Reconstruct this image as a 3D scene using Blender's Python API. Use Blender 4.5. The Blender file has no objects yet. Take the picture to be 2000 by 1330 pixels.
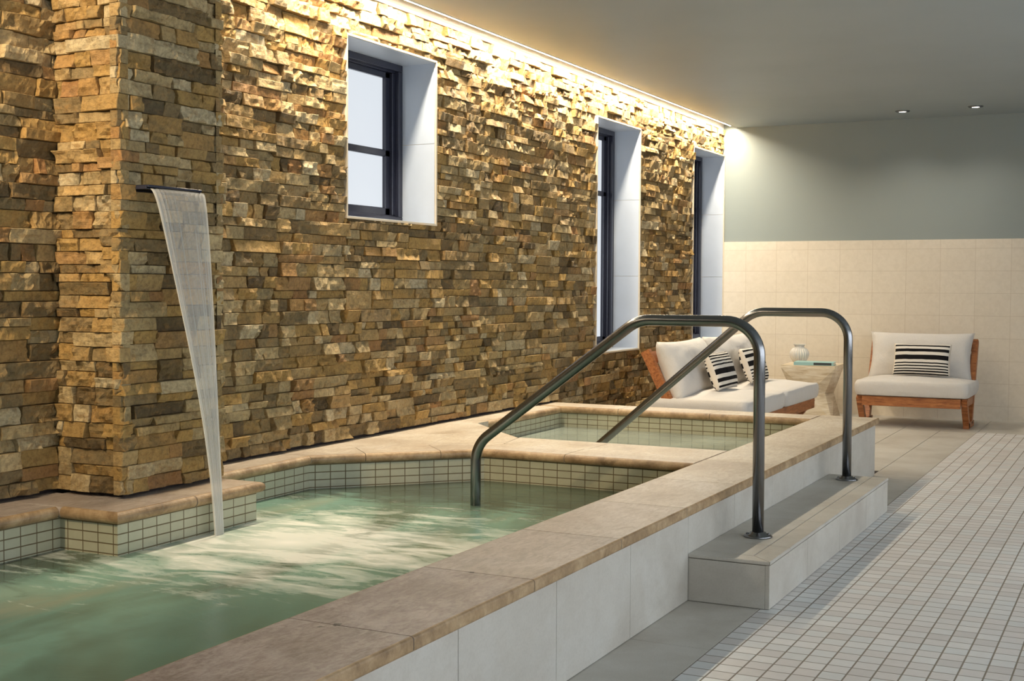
import bpy, bmesh, math, random
import numpy as np
from mathutils import Vector, Matrix, noise
random.seed(7)
S = bpy.context.scene
COL = S.collection
PI = math.pi

# ------------------------------------------------------------------ camera
F_PX, YAW, PITCH, ROLL = 2485.9, 0.4659, 0.0423, 0.0046
fw = Vector((-math.sin(YAW)*math.cos(PITCH), math.cos(YAW)*math.cos(PITCH), -math.sin(PITCH)))
rt = Vector((math.cos(YAW), math.sin(YAW), 0)); up = rt.cross(fw)
r2 = rt*math.cos(ROLL) + up*math.sin(ROLL); u2 = up*math.cos(ROLL) - rt*math.sin(ROLL)
cd = bpy.data.cameras.new('camera'); cam = bpy.data.objects.new('camera', cd); COL.objects.link(cam)
M = Matrix((r2, u2, -fw)).transposed().to_4x4(); M.translation = Vector((0, 0, 1.3)); cam.matrix_world = M
cd.sensor_width = 36; cd.lens = F_PX/2000*36; cd.clip_start = .05; cd.clip_end = 100
S.camera = cam
# ------------------------------------------------------------------ view + world
S.view_settings.view_transform = 'Standard'; S.view_settings.look = 'None'
S.view_settings.gamma = 1; S.view_settings.exposure = 0.3; S.view_settings.use_curve_mapping = False
w = bpy.data.worlds.new('world'); S.world = w; w.use_nodes = True
bg = w.node_tree.nodes['Background']; bg.inputs[0].default_value = (.75, .85, 1, 1); bg.inputs[1].default_value = .6
try:
    S.cycles.use_denoising = True
    S.cycles.sample_clamp_indirect = 6
    S.cycles.max_bounces = 8
    S.cycles.transparent_max_bounces = 12
    S.cycles.caustics_reflective = False; S.cycles.caustics_refractive = False
except Exception: pass
# light strengths
COVE_E = 190.0
FILL_E = 5.0
SPOT_W = 22.0

def area(name, loc, rot, sx, sy, power, col):
    l = bpy.data.lights.new(name, 'AREA'); l.shape = 'RECTANGLE'; l.size = sx; l.size_y = sy
    l.energy = power; l.color = col
    o = bpy.data.objects.new(name, l); COL.objects.link(o); o.location = loc; o.rotation_euler = rot
    return o
def spot(name, loc, power, col, size=2.0, blend=.6, tgt=None, rad=.04):
    l = bpy.data.lights.new(name, 'SPOT'); l.energy = power; l.color = col; l.spot_size = size
    l.spot_blend = blend; l.shadow_soft_size = rad
    o = bpy.data.objects.new(name, l); COL.objects.link(o); o.location = loc
    if tgt is not None:
        o.rotation_euler = (Vector(tgt)-Vector(loc)).to_track_quat('-Z', 'Y').to_euler()
    return o

# key dimensions (metres), floor at z=0
XS, XC, XI, XM, XT = -1.696, -1.674, -2.076, -1.392, -1.351   # skirt, coping outer, coping inner, mosaic edge, step
ZC, ZS, XW, YB, ZCE, ZWA = .4015, .197, -4.134, 13.287, 3.005, 1.79
YD, YEND = 6.19, 9.01
ZWATER = .222

# ------------------------------------------------------------------ node helpers
class NT:
    def __init__(s, name):
        s.m = bpy.data.materials.new(name); s.m.use_nodes = True; s.t = s.m.node_tree
        s.p = s.t.nodes['Principled BSDF']; s.out = s.t.nodes['Material Output']
    def n(s, typ, **kw):
        x = s.t.nodes.new(typ)
        for k, v in kw.items():
            if k == 'inp':
                for a, b in v.items(): s.set(x.inputs[a], b)
            else: setattr(x, k, v)
        return x
    def set(s, sock, v):
        if isinstance(v, bpy.types.NodeSocket): s.t.links.new(v, sock)
        else:
            if hasattr(sock, 'default_value') and hasattr(sock.default_value, '__len__') and len(sock.default_value) == 4 and len(v) == 3: v = (*v, 1)
            sock.default_value = v
    def math(s, op, a, b=0., c=0., clamp=False):
        x = s.t.nodes.new('ShaderNodeMath'); x.operation = op; x.use_clamp = clamp
        s.set(x.inputs[0], a); s.set(x.inputs[1], b); s.set(x.inputs[2], c); return x.outputs[0]
    def mix(s, f, a, b, mode='MIX'):
        x = s.t.nodes.new('ShaderNodeMix'); x.data_type = 'RGBA'; x.blend_type = mode
        s.set(x.inputs[0], f); s.set(x.inputs[6], a); s.set(x.inputs[7], b); return x.outputs[2]
    def noise(s, scale, detail=3, rough=.5, vec=None, dist=0., out=0):
        x = s.t.nodes.new('ShaderNodeTexNoise'); x.inputs['Scale'].default_value = scale
        x.inputs['Detail'].default_value = detail; x.inputs['Roughness'].default_value = rough
        x.inputs['Distortion'].default_value = dist
        if vec is not None: s.set(x.inputs['Vector'], vec)
        return x.outputs[out]
    def ramp(s, f, stops, interp='LINEAR'):
        x = s.t.nodes.new('ShaderNodeValToRGB'); x.color_ramp.interpolation = interp
        e = x.color_ramp.elements
        while len(e) < len(stops): e.new(.5)
        for el, (pos, c) in zip(e, stops):
            el.position = pos; el.color = (*c, 1) if len(c) == 3 else c
        s.set(x.inputs[0], f); return x.outputs[0]
    def obj(s): return s.n('ShaderNodeTexCoord').outputs['Object']
    def uv(s): return s.n('ShaderNodeTexCoord').outputs['UV']
    def mapv(s, vec, scale=(1, 1, 1), loc=(0, 0, 0), rot=(0, 0, 0)):
        x = s.n('ShaderNodeMapping'); s.set(x.inputs[0], vec); x.inputs['Scale'].default_value = scale
        x.inputs['Location'].default_value = loc; x.inputs['Rotation'].default_value = rot; return x.outputs[0]
    def sep(s, v):
        x = s.n('ShaderNodeSeparateXYZ'); s.set(x.inputs[0], v); return x.outputs
    def comb(s, a=0., b=0., c=0.):
        x = s.n('ShaderNodeCombineXYZ'); s.set(x.inputs[0], a); s.set(x.inputs[1], b); s.set(x.inputs[2], c); return x.outputs[0]
    def bump(s, h, strength=.3, dist=.01, nrm=None):
        x = s.n('ShaderNodeBump'); x.inputs['Strength'].default_value = strength; x.inputs['Distance'].default_value = dist
        s.set(x.inputs['Height'], h)
        if nrm is not None: s.set(x.inputs['Normal'], nrm)
        return x.outputs[0]
    def base(s, col=None, rough=None, metal=None, normal=None, spec=None):
        if col is not None: s.set(s.p.inputs['Base Color'], col)
        if rough is not None: s.set(s.p.inputs['Roughness'], rough)
        if metal is not None: s.set(s.p.inputs['Metallic'], metal)
        if normal is not None: s.set(s.p.inputs['Normal'], normal)
        if spec is not None: s.set(s.p.inputs['Specular IOR Level'], spec)
        return s.m
    def tiles(s, u, v, pu, pv, ou=0., ov=0., g=.004, wob=0.):
        """returns (grout mask 0..1, per-tile random value)"""
        if wob:
            nz = s.math('MULTIPLY', s.math('SUBTRACT', s.noise(5, 2), .5), wob)
            u = s.math('ADD', u, nz); v = s.math('ADD', v, nz)
        a = s.math('DIVIDE', s.math('SUBTRACT', u, ou), pu); b = s.math('DIVIDE', s.math('SUBTRACT', v, ov), pv)
        def edge(t, p):
            f = s.math('FRACT', t); d = s.math('SUBTRACT', .5, s.math('ABSOLUTE', s.math('SUBTRACT', f, .5)))
            d = s.math('MULTIPLY', d, p)
            x = s.n('ShaderNodeMapRange'); x.interpolation_type = 'SMOOTHSTEP'
            s.set(x.inputs[0], d); x.inputs[1].default_value = g*.35; x.inputs[2].default_value = g*.75
            x.inputs[3].default_value = 1; x.inputs[4].default_value = 0
            return x.outputs[0]
        m = s.math('MAXIMUM', edge(a, pu), edge(b, pv))
        wn = s.n('ShaderNodeTexWhiteNoise'); wn.noise_dimensions = '2D'
        s.set(wn.inputs['Vector'], s.comb(s.math('FLOOR', a), s.math('FLOOR', b)))
        return m, wn.outputs['Value']

# ------------------------------------------------------------------ materials
def m_stone():
    s = NT('ledger_stone')
    r1 = s.n('ShaderNodeAttribute', attribute_name='tone').outputs['Fac']
    r2_ = s.n('ShaderNodeAttribute', attribute_name='shift').outputs['Fac']
    o = s.obj()
    c = s.ramp(r1, [(0, (.11, .08, .045)), (.06, (.20, .145, .075)), (.2, (.30, .23, .13)), (.34, (.42, .28, .11)),
                    (.48, (.47, .32, .125)), (.56, (.36, .20, .09)), (.64, (.50, .36, .18)), (.78, (.40, .32, .19)),
                    (.9, (.56, .45, .28)), (1, (.58, .52, .40))])
    vec = s.n('ShaderNodeVectorMath', operation='ADD'); s.set(vec.inputs[0], o)
    s.set(vec.inputs[1], s.comb(s.math('MULTIPLY', r2_, 37.), s.math('MULTIPLY', r2_, 11.), 0.))
    v = vec.outputs[0]
    n1 = s.noise(14, 5, .62, s.mapv(v, (1, 1, 2.6)), .6)
    n2 = s.noise(55, 6, .72, v)
    n3 = s.noise(7, 3, .6, s.mapv(v, (1, 1, 1.6), (3, 1, 2)))
    rust = s.ramp(n1, [(.50, (0, 0, 0)), (.68, (1, 1, 1))])
    c = s.mix(s.math('MULTIPLY', rust, .6), c, (.34, .205, .075))
    olive = s.ramp(n3, [(.52, (0, 0, 0)), (.70, (1, 1, 1))])
    c = s.mix(s.math('MULTIPLY', olive, .5), c, (.13, .115, .07))
    c = s.mix(.8, c, s.ramp(n2, [(.28, (.40, .37, .34)), (.52, (1, 1, 1)), (.75, (1.35, 1.32, 1.22))]), 'MULTIPLY')
    h = s.math('ADD', s.math('MULTIPLY', n1, .6), s.math('MULTIPLY', n2, .45))
    c = s.mix(1., c, (.86, .79, .635), 'MULTIPLY')
    return s.base(c, .74, normal=s.bump(h, .9, .014), spec=.4)
def m_travertine(name, warm=0.0, dark=1.0, rough=.42):
    s = NT(name); o = s.obj()
    n1 = s.noise(2.2, 5, .6, o, .4); n2 = s.noise(16, 6, .65, s.mapv(o, (3.2, 1, 1)), .8); n3 = s.noise(70, 3, .6, o)
    big = s.noise(.55, 2, .5, s.mapv(o, loc=(4.1, 2.3, 0)))
    c = s.ramp(n1, [(.28, (.44, .36, .27)), (.42, (.60, .52, .41)), (.56, (.69, .62, .51)), (.75, (.75, .70, .62))])
    c = s.mix(s.math('MULTIPLY', s.ramp(n2, [(.42, (0, 0, 0)), (.7, (1, 1, 1))]), .55), c, (.40, .29, .20))
    c = s.mix(.35, c, s.ramp(n3, [(.3, (.6, .55, .5)), (.55, (1, 1, 1))]), 'MULTIPLY')
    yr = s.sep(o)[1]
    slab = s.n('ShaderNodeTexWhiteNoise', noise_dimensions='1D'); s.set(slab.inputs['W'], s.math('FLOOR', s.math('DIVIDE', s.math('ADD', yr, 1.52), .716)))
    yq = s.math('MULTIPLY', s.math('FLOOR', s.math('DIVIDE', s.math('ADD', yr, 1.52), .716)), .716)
    f = s.math('MULTIPLY_ADD', yq, -.25, 1.95, clamp=True)     # whole slabs turn darker and more mauve towards low y
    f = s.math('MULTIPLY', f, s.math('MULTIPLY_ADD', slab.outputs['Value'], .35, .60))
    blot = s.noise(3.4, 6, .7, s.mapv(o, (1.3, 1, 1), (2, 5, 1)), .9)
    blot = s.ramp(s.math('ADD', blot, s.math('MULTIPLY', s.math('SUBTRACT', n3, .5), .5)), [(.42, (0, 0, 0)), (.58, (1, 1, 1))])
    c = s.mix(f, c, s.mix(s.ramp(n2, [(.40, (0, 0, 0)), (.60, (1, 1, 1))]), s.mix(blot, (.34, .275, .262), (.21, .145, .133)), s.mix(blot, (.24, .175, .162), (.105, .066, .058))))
    if warm: c = s.mix(warm, c, (.62, .43, .23))
    pit = s.n('ShaderNodeTexVoronoi'); pit.inputs['Scale'].default_value = 34; s.set(pit.inputs['Vector'], s.mapv(o, (2.2, 1, 1)))
    pm = s.ramp(pit.outputs['Distance'], [(.05, (1, 1, 1)), (.10, (0, 0, 0))])
    pm = s.math('MULTIPLY', pm, s.ramp(n1, [(.5, (0, 0, 0)), (.62, (1, 1, 1))]))
    c = s.mix(s.math('MULTIPLY', pm, .8), c, (.10, .065, .045))
    for (hx, hy, hr) in ((-1.915, 2.779, .017), (-1.942, 2.742, .008), (-1.893, 3.49, .009)):   # chips in the slab faces
        wv = s.n('ShaderNodeVectorMath', operation='DISTANCE'); s.set(wv.inputs[0], s.comb(s.sep(o)[0], s.sep(o)[1], 0.)); wv.inputs[1].default_value = (hx, hy, 0)
        hm = s.math('LESS_THAN', s.math('ADD', wv.outputs['Value'], s.math('MULTIPLY', s.math('SUBTRACT', s.noise(60, 4, .7, o), .5), .05)), hr*.8)
        c = s.mix(s.math('MULTIPLY', hm, .9), c, (.035, .025, .02))
    h = s.math('ADD', s.math('MULTIPLY', n2, .5), n3)
    return s.base(c, rough, normal=s.bump(h, .16, .004), spec=.4)
def m_nosing():
    s = NT('coping_nosing_stone'); o = s.obj()
    n1 = s.noise(9, 5, .65, o, .4); n2 = s.noise(45, 4, .65, o)
    c = s.ramp(n1, [(.3, (.20, .12, .055)), (.5, (.38, .25, .13)), (.7, (.53, .38, .22))])
    c = s.mix(.5, c, s.ramp(n2, [(.3, (.55, .5, .42)), (.6, (1, 1, 1))]), 'MULTIPLY')
    return s.base(c, .5, normal=s.bump(n2, .3, .006))
def m_cladding():
    s = NT('limestone_cladding'); o = s.obj()
    n1 = s.noise(1.6, 4, .6, o, .5); n2 = s.noise(120, 3, .6, o); n3 = s.noise(9, 5, .6, s.mapv(o, (1, 1, 2)), .7)
    c = s.ramp(n1, [(.3, (.43, .39, .335)), (.5, (.52, .485, .425)), (.72, (.59, .565, .515))])
    c = s.mix(.25, c, s.ramp(n3, [(.3, (.74, .72, .68)), (.6, (1, 1, 1))]), 'MULTIPLY')
    c = s.mix(.2, c, s.ramp(n2, [(.35, (.72, .7, .68)), (.55, (1, 1, 1))]), 'MULTIPLY')
    return s.base(c, .5, normal=s.bump(n2, .08, .002), spec=.35)
def m_tile_uv(name, pu, pv, ca, cb, grout, g, rough=.25, ou=0., ov=0., var=.5, bump=.5, dep=.003, wob=0.):
    s = NT(name); uv = s.sep(s.uv())
    m, r = s.tiles(uv[0], uv[1], pu, pv, ou, ov, g, wob)
    c = s.mix(s.math('MULTIPLY', r, var), ca, cb)
    n = s.noise(22, 4, .6, s.obj(), .5)
    c = s.mix(.3, c, s.ramp(n, [(.3, (.78, .76, .72)), (.62, (1, 1, 1))]), 'MULTIPLY')
    c = s.mix(m, c, grout)
    rr = s.math('MULTIPLY_ADD', m, .5, rough)
    return s.base(c, rr, normal=s.bump(s.math('SUBTRACT', 1., m), bump, dep), spec=.45)
def m_floor_mosaic():
    s = NT('floor_mosaic'); o = s.sep(s.obj())
    m, r = s.tiles(o[0], o[1], .0832, .0832, XM, 4.377, .0052, .006)
    c = s.ramp(r, [(0, (.64, .61, .585)), (.35, (.74, .705, .68)), (.7, (.71, .72, .71)), (1, (.80, .775, .75))])
    n = s.noise(1.1, 3, .5, s.obj(), .3); n2 = s.noise(30, 4, .6, s.obj())
    c = s.mix(.4, c, s.ramp(n, [(.35, (.80, .76, .74)), (.65, (1, 1, 1))]), 'MULTIPLY')
    c = s.mix(.25, c, s.ramp(n2, [(.3, (.8, .8, .8)), (.6, (1, 1, 1))]), 'MULTIPLY')
    c = s.mix(m, c, (.235, .20, .155))
    return s.base(c, s.math('MULTIPLY_ADD', m, .4, .38), normal=s.bump(s.math('SUBTRACT', 1., m), .5, .003), spec=.35)
def m_simple(name, col, rough=.5, metal=0., nscale=0, namp=.0, spec=.5):
    s = NT(name)
    if nscale:
        n = s.noise(nscale, 4, .6, s.obj())
        c = s.mix(namp, col, s.ramp(n, [(.3, tuple(x*.6 for x in col)), (.7, tuple(min(1, x*1.25) for x in col))]))
        return s.base(c, rough, metal, s.bump(n, .1, .002), spec)
    return s.base(col, rough, metal, None, spec)
def m_emit(name, col, e, base=(.8, .8, .8)):
    s = NT(name); s.base(base, .5); s.set(s.p.inputs['Emission Color'], col); s.p.inputs['Emission Strength'].default_value = e; return s.m
def m_wood():
    s = NT('teak_wood'); o = s.obj()
    n1 = s.noise(6, 5, .6, s.mapv(o, (1.2, 9, 9)), 1.0); n2 = s.noise(30, 3, .6, s.mapv(o, (1, 12, 12)))
    c = s.ramp(n1, [(.28, (.17, .050, .015)), (.5, (.36, .125, .038)), (.72, (.52, .21, .07))])
    c = s.mix(.4, c, s.ramp(n2, [(.3, (.6, .55, .5)), (.6, (1, 1, 1))]), 'MULTIPLY')
    return s.base(c, .42, normal=s.bump(n2, .12, .002))
def m_fabric(name='cream_linen', col=(.66, .625, .585)):
    s = NT(name); o = s.obj()
    n = s.noise(260, 2, .6, o); n1 = s.noise(5, 4, .6, o, .5)
    wv = s.noise(9, 3, .5, o, .6)
    c = s.mix(.3, col, s.ramp(n, [(.3, (.62, .6, .57)), (.65, (1, 1, 1))]), 'MULTIPLY')
    c = s.mix(.2, c, s.ramp(n1, [(.3, (.8, .78, .74)), (.6, (1, 1, 1))]), 'MULTIPLY')
    b = s.bump(wv, .35, .02); b = s.bump(n, .15, .001, b)
    s.base(c, .92, normal=b, spec=.15); s.p.inputs['Sheen Weight'].default_value = .2
    return s.m
def m_striped():
    s = NT('striped_weave'); uv = s.sep(s.uv()); o = s.obj()
    wob = s.math('MULTIPLY', s.math('SUBTRACT', s.noise(9, 2, .5, o), .5), .02)
    v = s.math('ADD', uv[1], wob)
    bl, wh = (.012, .011, .012), (.76, .71, .64)
    stops = [(0, wh)]
    for a, b in ((.012, .04), (.075, .12), (.155, .19), (.24, .28), (.33, .37), (.455, .60), (.70, .80), (.88, .935)):
        stops += [(a, bl), (b, wh)]
    c = s.ramp(v, stops[:32], 'CONSTANT')
    edge = s.math('LESS_THAN', s.math('ABSOLUTE', s.math('SUBTRACT', uv[0], .5)), .475)
    c = s.mix(edge, (.74, .66, .56), c)
    n = s.noise(300, 2, .6, o)
    c = s.mix(.3, c, s.ramp(n, [(.3, (.6, .6, .58)), (.65, (1, 1, 1))]), 'MULTIPLY')
    return s.base(c, .9, normal=s.bump(n, .25, .002), spec=.1)
def m_steel():
    s = NT('brushed_steel'); o = s.obj()
    n = s.noise(40, 3, .6, s.mapv(o, (1, 1, .3)))
    c = s.mix(n, (.20, .20, .205), (.26, .26, .265))
    return s.base(c, s.math('MULTIPLY_ADD', n, .05, .2), 1.0)
def m_water(name, teal, alpha, foam_c=None, rough=.2):
    s = NT(name); o = s.obj()
    big = s.noise(1.1, 3, .5, s.mapv(o, (1, .55, 1), rot=(0, 0, .5)), .8)
    mid = s.noise(5, 4, .52, s.mapv(o, (.55, 1.5, 1), rot=(0, 0, -.45)), 1.2)
    fine = s.noise(26, 4, .6, s.mapv(o, (.5, 1.6, 1), rot=(0, 0, -.45)), .8)
    swirl = s.noise(1.5, 3, .55, s.mapv(o, (.9, .42, 1), (7, 3, 0), (0, 0, .45)), 1.0)
    c = s.mix(s.ramp(big, [(.35, (0, 0, 0)), (.65, (1, 1, 1))]), tuple(x*.80 for x in teal), tuple(min(1, x*1.3) for x in teal))
    if foam_c: c = s.mix(s.math('MULTIPLY', s.ramp(swirl, [(.48, (0, 0, 0)), (.66, (1, 1, 1))]), .75), c, (.12, .16, .105))
    if foam_c: c = s.mix(s.math('MULTIPLY', s.ramp(swirl, [(.30, (1, 1, 1)), (.44, (0, 0, 0))]), .55), c, (.42, .42, .29))
    r = rough; a = alpha
    if foam_c:   # dark stone reflections painted into the water colour, far end and bay
        X_, Y_ = s.sep(o)[0], s.sep(o)[1]
        def ss(v, a0, a1):
            m_ = s.n('ShaderNodeMapRange'); m_.interpolation_type = 'SMOOTHSTEP'; s.set(m_.inputs[0], v); m_.inputs[1].default_value = a0; m_.inputs[2].default_value = a1; return m_.outputs[0]
        jit = s.math('MULTIPLY', s.math('SUBTRACT', mid, .5), .9)
        far = ss(s.math('ADD', s.math('ADD', Y_, s.math('MULTIPLY', X_, -.12)), jit), 5.55, 6.0)
        bay = s.math('MULTIPLY', ss(s.math('ADD', X_, jit), -3.55, -3.85), ss(Y_, 3.9, 3.7))
        c = s.mix(s.math('MULTIPLY', s.math('MAXIMUM', far, bay), .85), c, (.050, .062, .034))
    if foam_c:
        dx = s.math('SUBTRACT', s.sep(o)[0], foam_c[0]); dy = s.math('SUBTRACT', s.sep(o)[1], foam_c[1])
        # long ellipse of aerated water spreading from the fall
        ca, sa = math.cos(.35), math.sin(.35)
        a1 = s.math('ADD', s.math('MULTIPLY', dx, ca), s.math('MULTIPLY', dy, sa)); b1 = s.math('SUBTRACT', s.math('MULTIPLY', dy, ca), s.math('MULTIPLY', dx, sa))
        d = s.math('SQRT', s.math('ADD', s.math('POWER', s.math('DIVIDE', a1, 1.75), 2.), s.math('POWER', s.math('DIVIDE', b1, 1.25), 2.)))
        fall = s.n('ShaderNodeMapRange'); s.set(fall.inputs[0], d); fall.inputs[1].default_value = .0; fall.inputs[2].default_value = 1.25
        fall.inputs[3].default_value = 1.0; fall.inputs[4].default_value = 0.0
        k = s.math('ADD', s.math('MULTIPLY', mid, .9), s.math('MULTIPLY', fine, .35))
        fm = s.math('ADD', s.math('MULTIPLY', fall.outputs[0], .66), s.math('SUBTRACT', k, .93))
        fm = s.math('MULTIPLY', fm, 3.2, clamp=True)
        core = s.n('ShaderNodeMapRange'); s.set(core.inputs[0], d); core.inputs[1].default_value = .0; core.inputs[2].default_value = .30
        core.inputs[3].default_value = 1.0; core.inputs[4].default_value = 0.0
        fm = s.math('MAXIMUM', s.math('MULTIPLY', fm, .85), core.outputs[0])
        c = s.mix(fm, c, (.86, .86, .79))
        r = s.math('MULTIPLY_ADD', fm, .5, rough); a = s.math('MULTIPLY_ADD', fm, 1-alpha, alpha)
    h = s.math('ADD', s.math('MULTIPLY', mid, 1.), s.math('MULTIPLY', fine, .12))
    s.base(c, r, normal=s.bump(h, .13 if foam_c else .03, .03), spec=.5)
    s.p.inputs['IOR'].default_value = 1.33; s.set(s.p.inputs['Alpha'], a)
    return s.m
def m_fall():
    s = NT('falling_water'); uv = s.sep(s.uv())
    n = s.noise(1, 3, .6, s.comb(s.math('MULTIPLY', uv[0], 55.), s.math('MULTIPLY', uv[1], .9), 0.))
    e = s.math('ABSOLUTE', s.math('MULTIPLY_ADD', uv[0], 2., -1.))
    edge = s.math('POWER', e, 7.)
    a = s.math('ADD', s.math('MULTIPLY', s.ramp(n, [(.30, (0, 0, 0)), (.78, (1, 1, 1))]), .34), .06)
    a = s.math('ADD', a, s.math('MULTIPLY', edge, .26))
    a = s.math('ADD', a, s.math('MULTIPLY', s.math('POWER', uv[1], 2.5), .25), clamp=True)
    s.base((.86, .83, .76), .3, spec=.3); s.set(s.p.inputs['Alpha'], a); s.p.inputs['IOR'].default_value = 1.33
    return s.m

MAT = dict(
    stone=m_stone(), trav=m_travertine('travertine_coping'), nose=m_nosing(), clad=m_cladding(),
    pool=m_tile_uv('pool_tile', .0818, .0402, (.47, .455, .33), (.40, .385, .27), (.13, .095, .045), .0042, .22, ov=ZC-.052-.0402*20),
    basin=m_simple('pool_plaster', (.42, .50, .42), .6, nscale=3, namp=.3),
    wtile=m_tile_uv('wall_tile', .3315, .222, (.74, .66, .54), (.69, .61, .49), (.56, .47, .36), .0028, .4, ou=-.243, ov=.144, var=.5, bump=.2),
    paint=m_simple('sage_paint', (.265, .30, .285), .6, nscale=2, namp=.05),
    ceil=m_simple('ceiling_paint', (.33, .375, .385), .5, nscale=1.2, namp=.12),
    white=m_simple('white_trim', (.72, .70, .66), .5, nscale=8, namp=.08),
    reveal=m_simple('white_marble_tile', (.52, .57, .65), .3, nscale=3, namp=.12),
    edge=m_simple('cream_edge_trim', (.62, .54, .42), .45, nscale=30, namp=.1),
    dark=m_simple('dark_bronze', (.026, .028, .045), .22, nscale=12, namp=.2),
    gap=m_simple('dark_gap', (.02, .012, .01), .9),
    mosaic=m_floor_mosaic(), steel=m_steel(), wood=m_wood(), linen=m_fabric(), stripe=m_striped(),
    fall=m_fall(), beige=m_simple('beige_wall', (.60, .55, .47), .6, nscale=2, namp=.1),
    glassday=m_emit('frosted_glass', (.87, .93, 1.0), .66, (.05, .05, .05)),
    glassfill=m_emit('fill_glass', (.84, .92, 1.0), FILL_E, (.2, .2, .2)),  # glow of the added right-hand windows, ambient fill for the room
    lednear=m_emit('led_diffuser_low', (1.0, .87, .67), COVE_E*.3, (.8, .8, .8)),
    leddim=m_emit('led_diffuser_dim', (1.0, .87, .67), COVE_E*.8, (.8, .8, .8)),
    led=m_emit('led_diffuser', (1.0, .87, .67), COVE_E, (.8, .8, .8)),
    lamp=m_emit('lamp_lens', (1.0, .95, .88), 2.5, (.8, .8, .8)),
    ceramic=m_simple('white_ceramic', (.66, .63, .58), .35, nscale=25, namp=.12),
    teal=m_simple('teal_cover', (.28, .47, .46), .5), paper=m_simple('paper_pages', (.72, .70, .62), .8),
    charcoal=m_simple('charcoal_print', (.03, .04, .045), .5),
)
MAT['pwater'] = m_water('pool_water', (.23, .40, .315), .84, (-3.22, 4.32))
MAT['swater'] = m_water('still_water', (.50, .57, .49), .66, None, .02)

# ------------------------------------------------------------------ mesh helpers
def link(name, me, mat=None, parent=None):
    o = bpy.data.objects.new(name, me); COL.objects.link(o)
    if mat is not None:
        for m in (mat if isinstance(mat, (list, tuple)) else [mat]): me.materials.append(m)
    if parent is not None: o.parent = parent
    return o
def from_bm(name, bm, mat, parent=None, smooth=False):
    bmesh.ops.recalc_face_normals(bm, faces=bm.faces)
    me = bpy.data.meshes.new(name); bm.to_mesh(me); bm.free()
    if smooth: me.polygons.foreach_set('use_smooth', [True]*len(me.polygons))
    return link(name, me, mat, parent)
def tag(o, label=None, cat=None, group=None, kind=None):
    if label: o['label'] = label
    if cat: o['category'] = cat
    if group: o['group'] = group
    if kind: o['kind'] = kind
    return o
def empty(name, loc=(0, 0, 0), rz=0.):
    o = bpy.data.objects.new(name, None); COL.objects.link(o); o.location = loc; o.rotation_euler = (0, 0, rz); o.empty_display_size = .1
    return o
def bbox(bm, x0, x1, y0, y1, z0, z1, bev=0., seg=2, mi=0):
    r = bmesh.ops.create_cube(bm, size=1)
    vs = r['verts']
    for v in vs: v.co = Vector(((x0+x1)/2+v.co.x*(x1-x0), (y0+y1)/2+v.co.y*(y1-y0), (z0+z1)/2+v.co.z*(z1-z0)))
    fs = {f for v in vs for f in v.link_faces}
    for f in fs: f.material_index = mi
    if bev:
        es = list({e for v in vs for e in v.link_edges})
        bmesh.ops.bevel(bm, geom=es, offset=bev, segments=seg, affect='EDGES', profile=.5)
    return vs
def box(name, x0, x1, y0, y1, z0, z1, mat, parent=None, bev=0., seg=2):
    bm = bmesh.new(); bbox(bm, x0, x1, y0, y1, z0, z1, bev, seg); return from_bm(name, bm, mat, parent)
def prism(bm, pts, z0, z1, bev=.004, seg=2, round_edges=None, rbev=.02, mi_side=None):
    """slab from a plan polygon; edges listed in round_edges (index i = edge i->i+1) get a bullnose"""
    vb = [bm.verts.new((x, y, z0)) for x, y in pts]; vt = [bm.verts.new((x, y, z1)) for x, y in pts]
    n = len(pts); top = bm.faces.new(vt); bm.faces.new(vb[::-1]); sides = []
    for i in range(n):
        sides.append(bm.faces.new((vb[i], vb[(i+1) % n], vt[(i+1) % n], vt[i])))
    bmesh.ops.recalc_face_normals(bm, faces=sides+[top])
    rs = set(round_edges or [])
    re = []
    for i in rs:
        if mi_side is not None: sides[i].material_index = mi_side
        for e in sides[i].edges:
            if {e.verts[0], e.verts[1]} in ({vt[i], vt[(i+1) % n]}, {vb[i], vb[(i+1) % n]}): re.append(e)
    oth = [e for i in range(n) if i not in rs for e in sides[i].edges if {e.verts[0], e.verts[1]} == {vt[i], vt[(i+1) % n]}]
    if re: bmesh.ops.bevel(bm, geom=re, offset=rbev, segments=5, affect='EDGES', profile=.5, material=mi_side if mi_side is not None else -1)
    if bev:
        oth = [e for e in oth if e.is_valid]
        if oth: bmesh.ops.bevel(bm, geom=oth, offset=bev, segments=seg, affect='EDGES', profile=.5)
def wall_quads(name, segs, z0, z1, mat, parent=None, thick=.0):
    """vertical tiled faces along plan polyline segments with uv in metres; chained so that joints run on"""
    vs, fs, uvs = [], [], []; acc = 0
    for (xa, ya), (xb, yb) in segs:
        L = math.hypot(xb-xa, yb-ya); b = len(vs)
        vs += [(xa, ya, z0), (xb, yb, z0), (xb, yb, z1), (xa, ya, z1)]; fs.append((b, b+1, b+2, b+3))
        uvs += [(acc, z0), (acc+L, z0), (acc+L, z1), (acc, z1)]; acc += L
    me = bpy.data.meshes.new(name); me.from_pydata(vs, [], fs)
    l = me.uv_layers.new(name='uv')
    for i, c in enumerate(uvs): l.data[i].uv = c
    return link(name, me, mat, parent)
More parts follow.
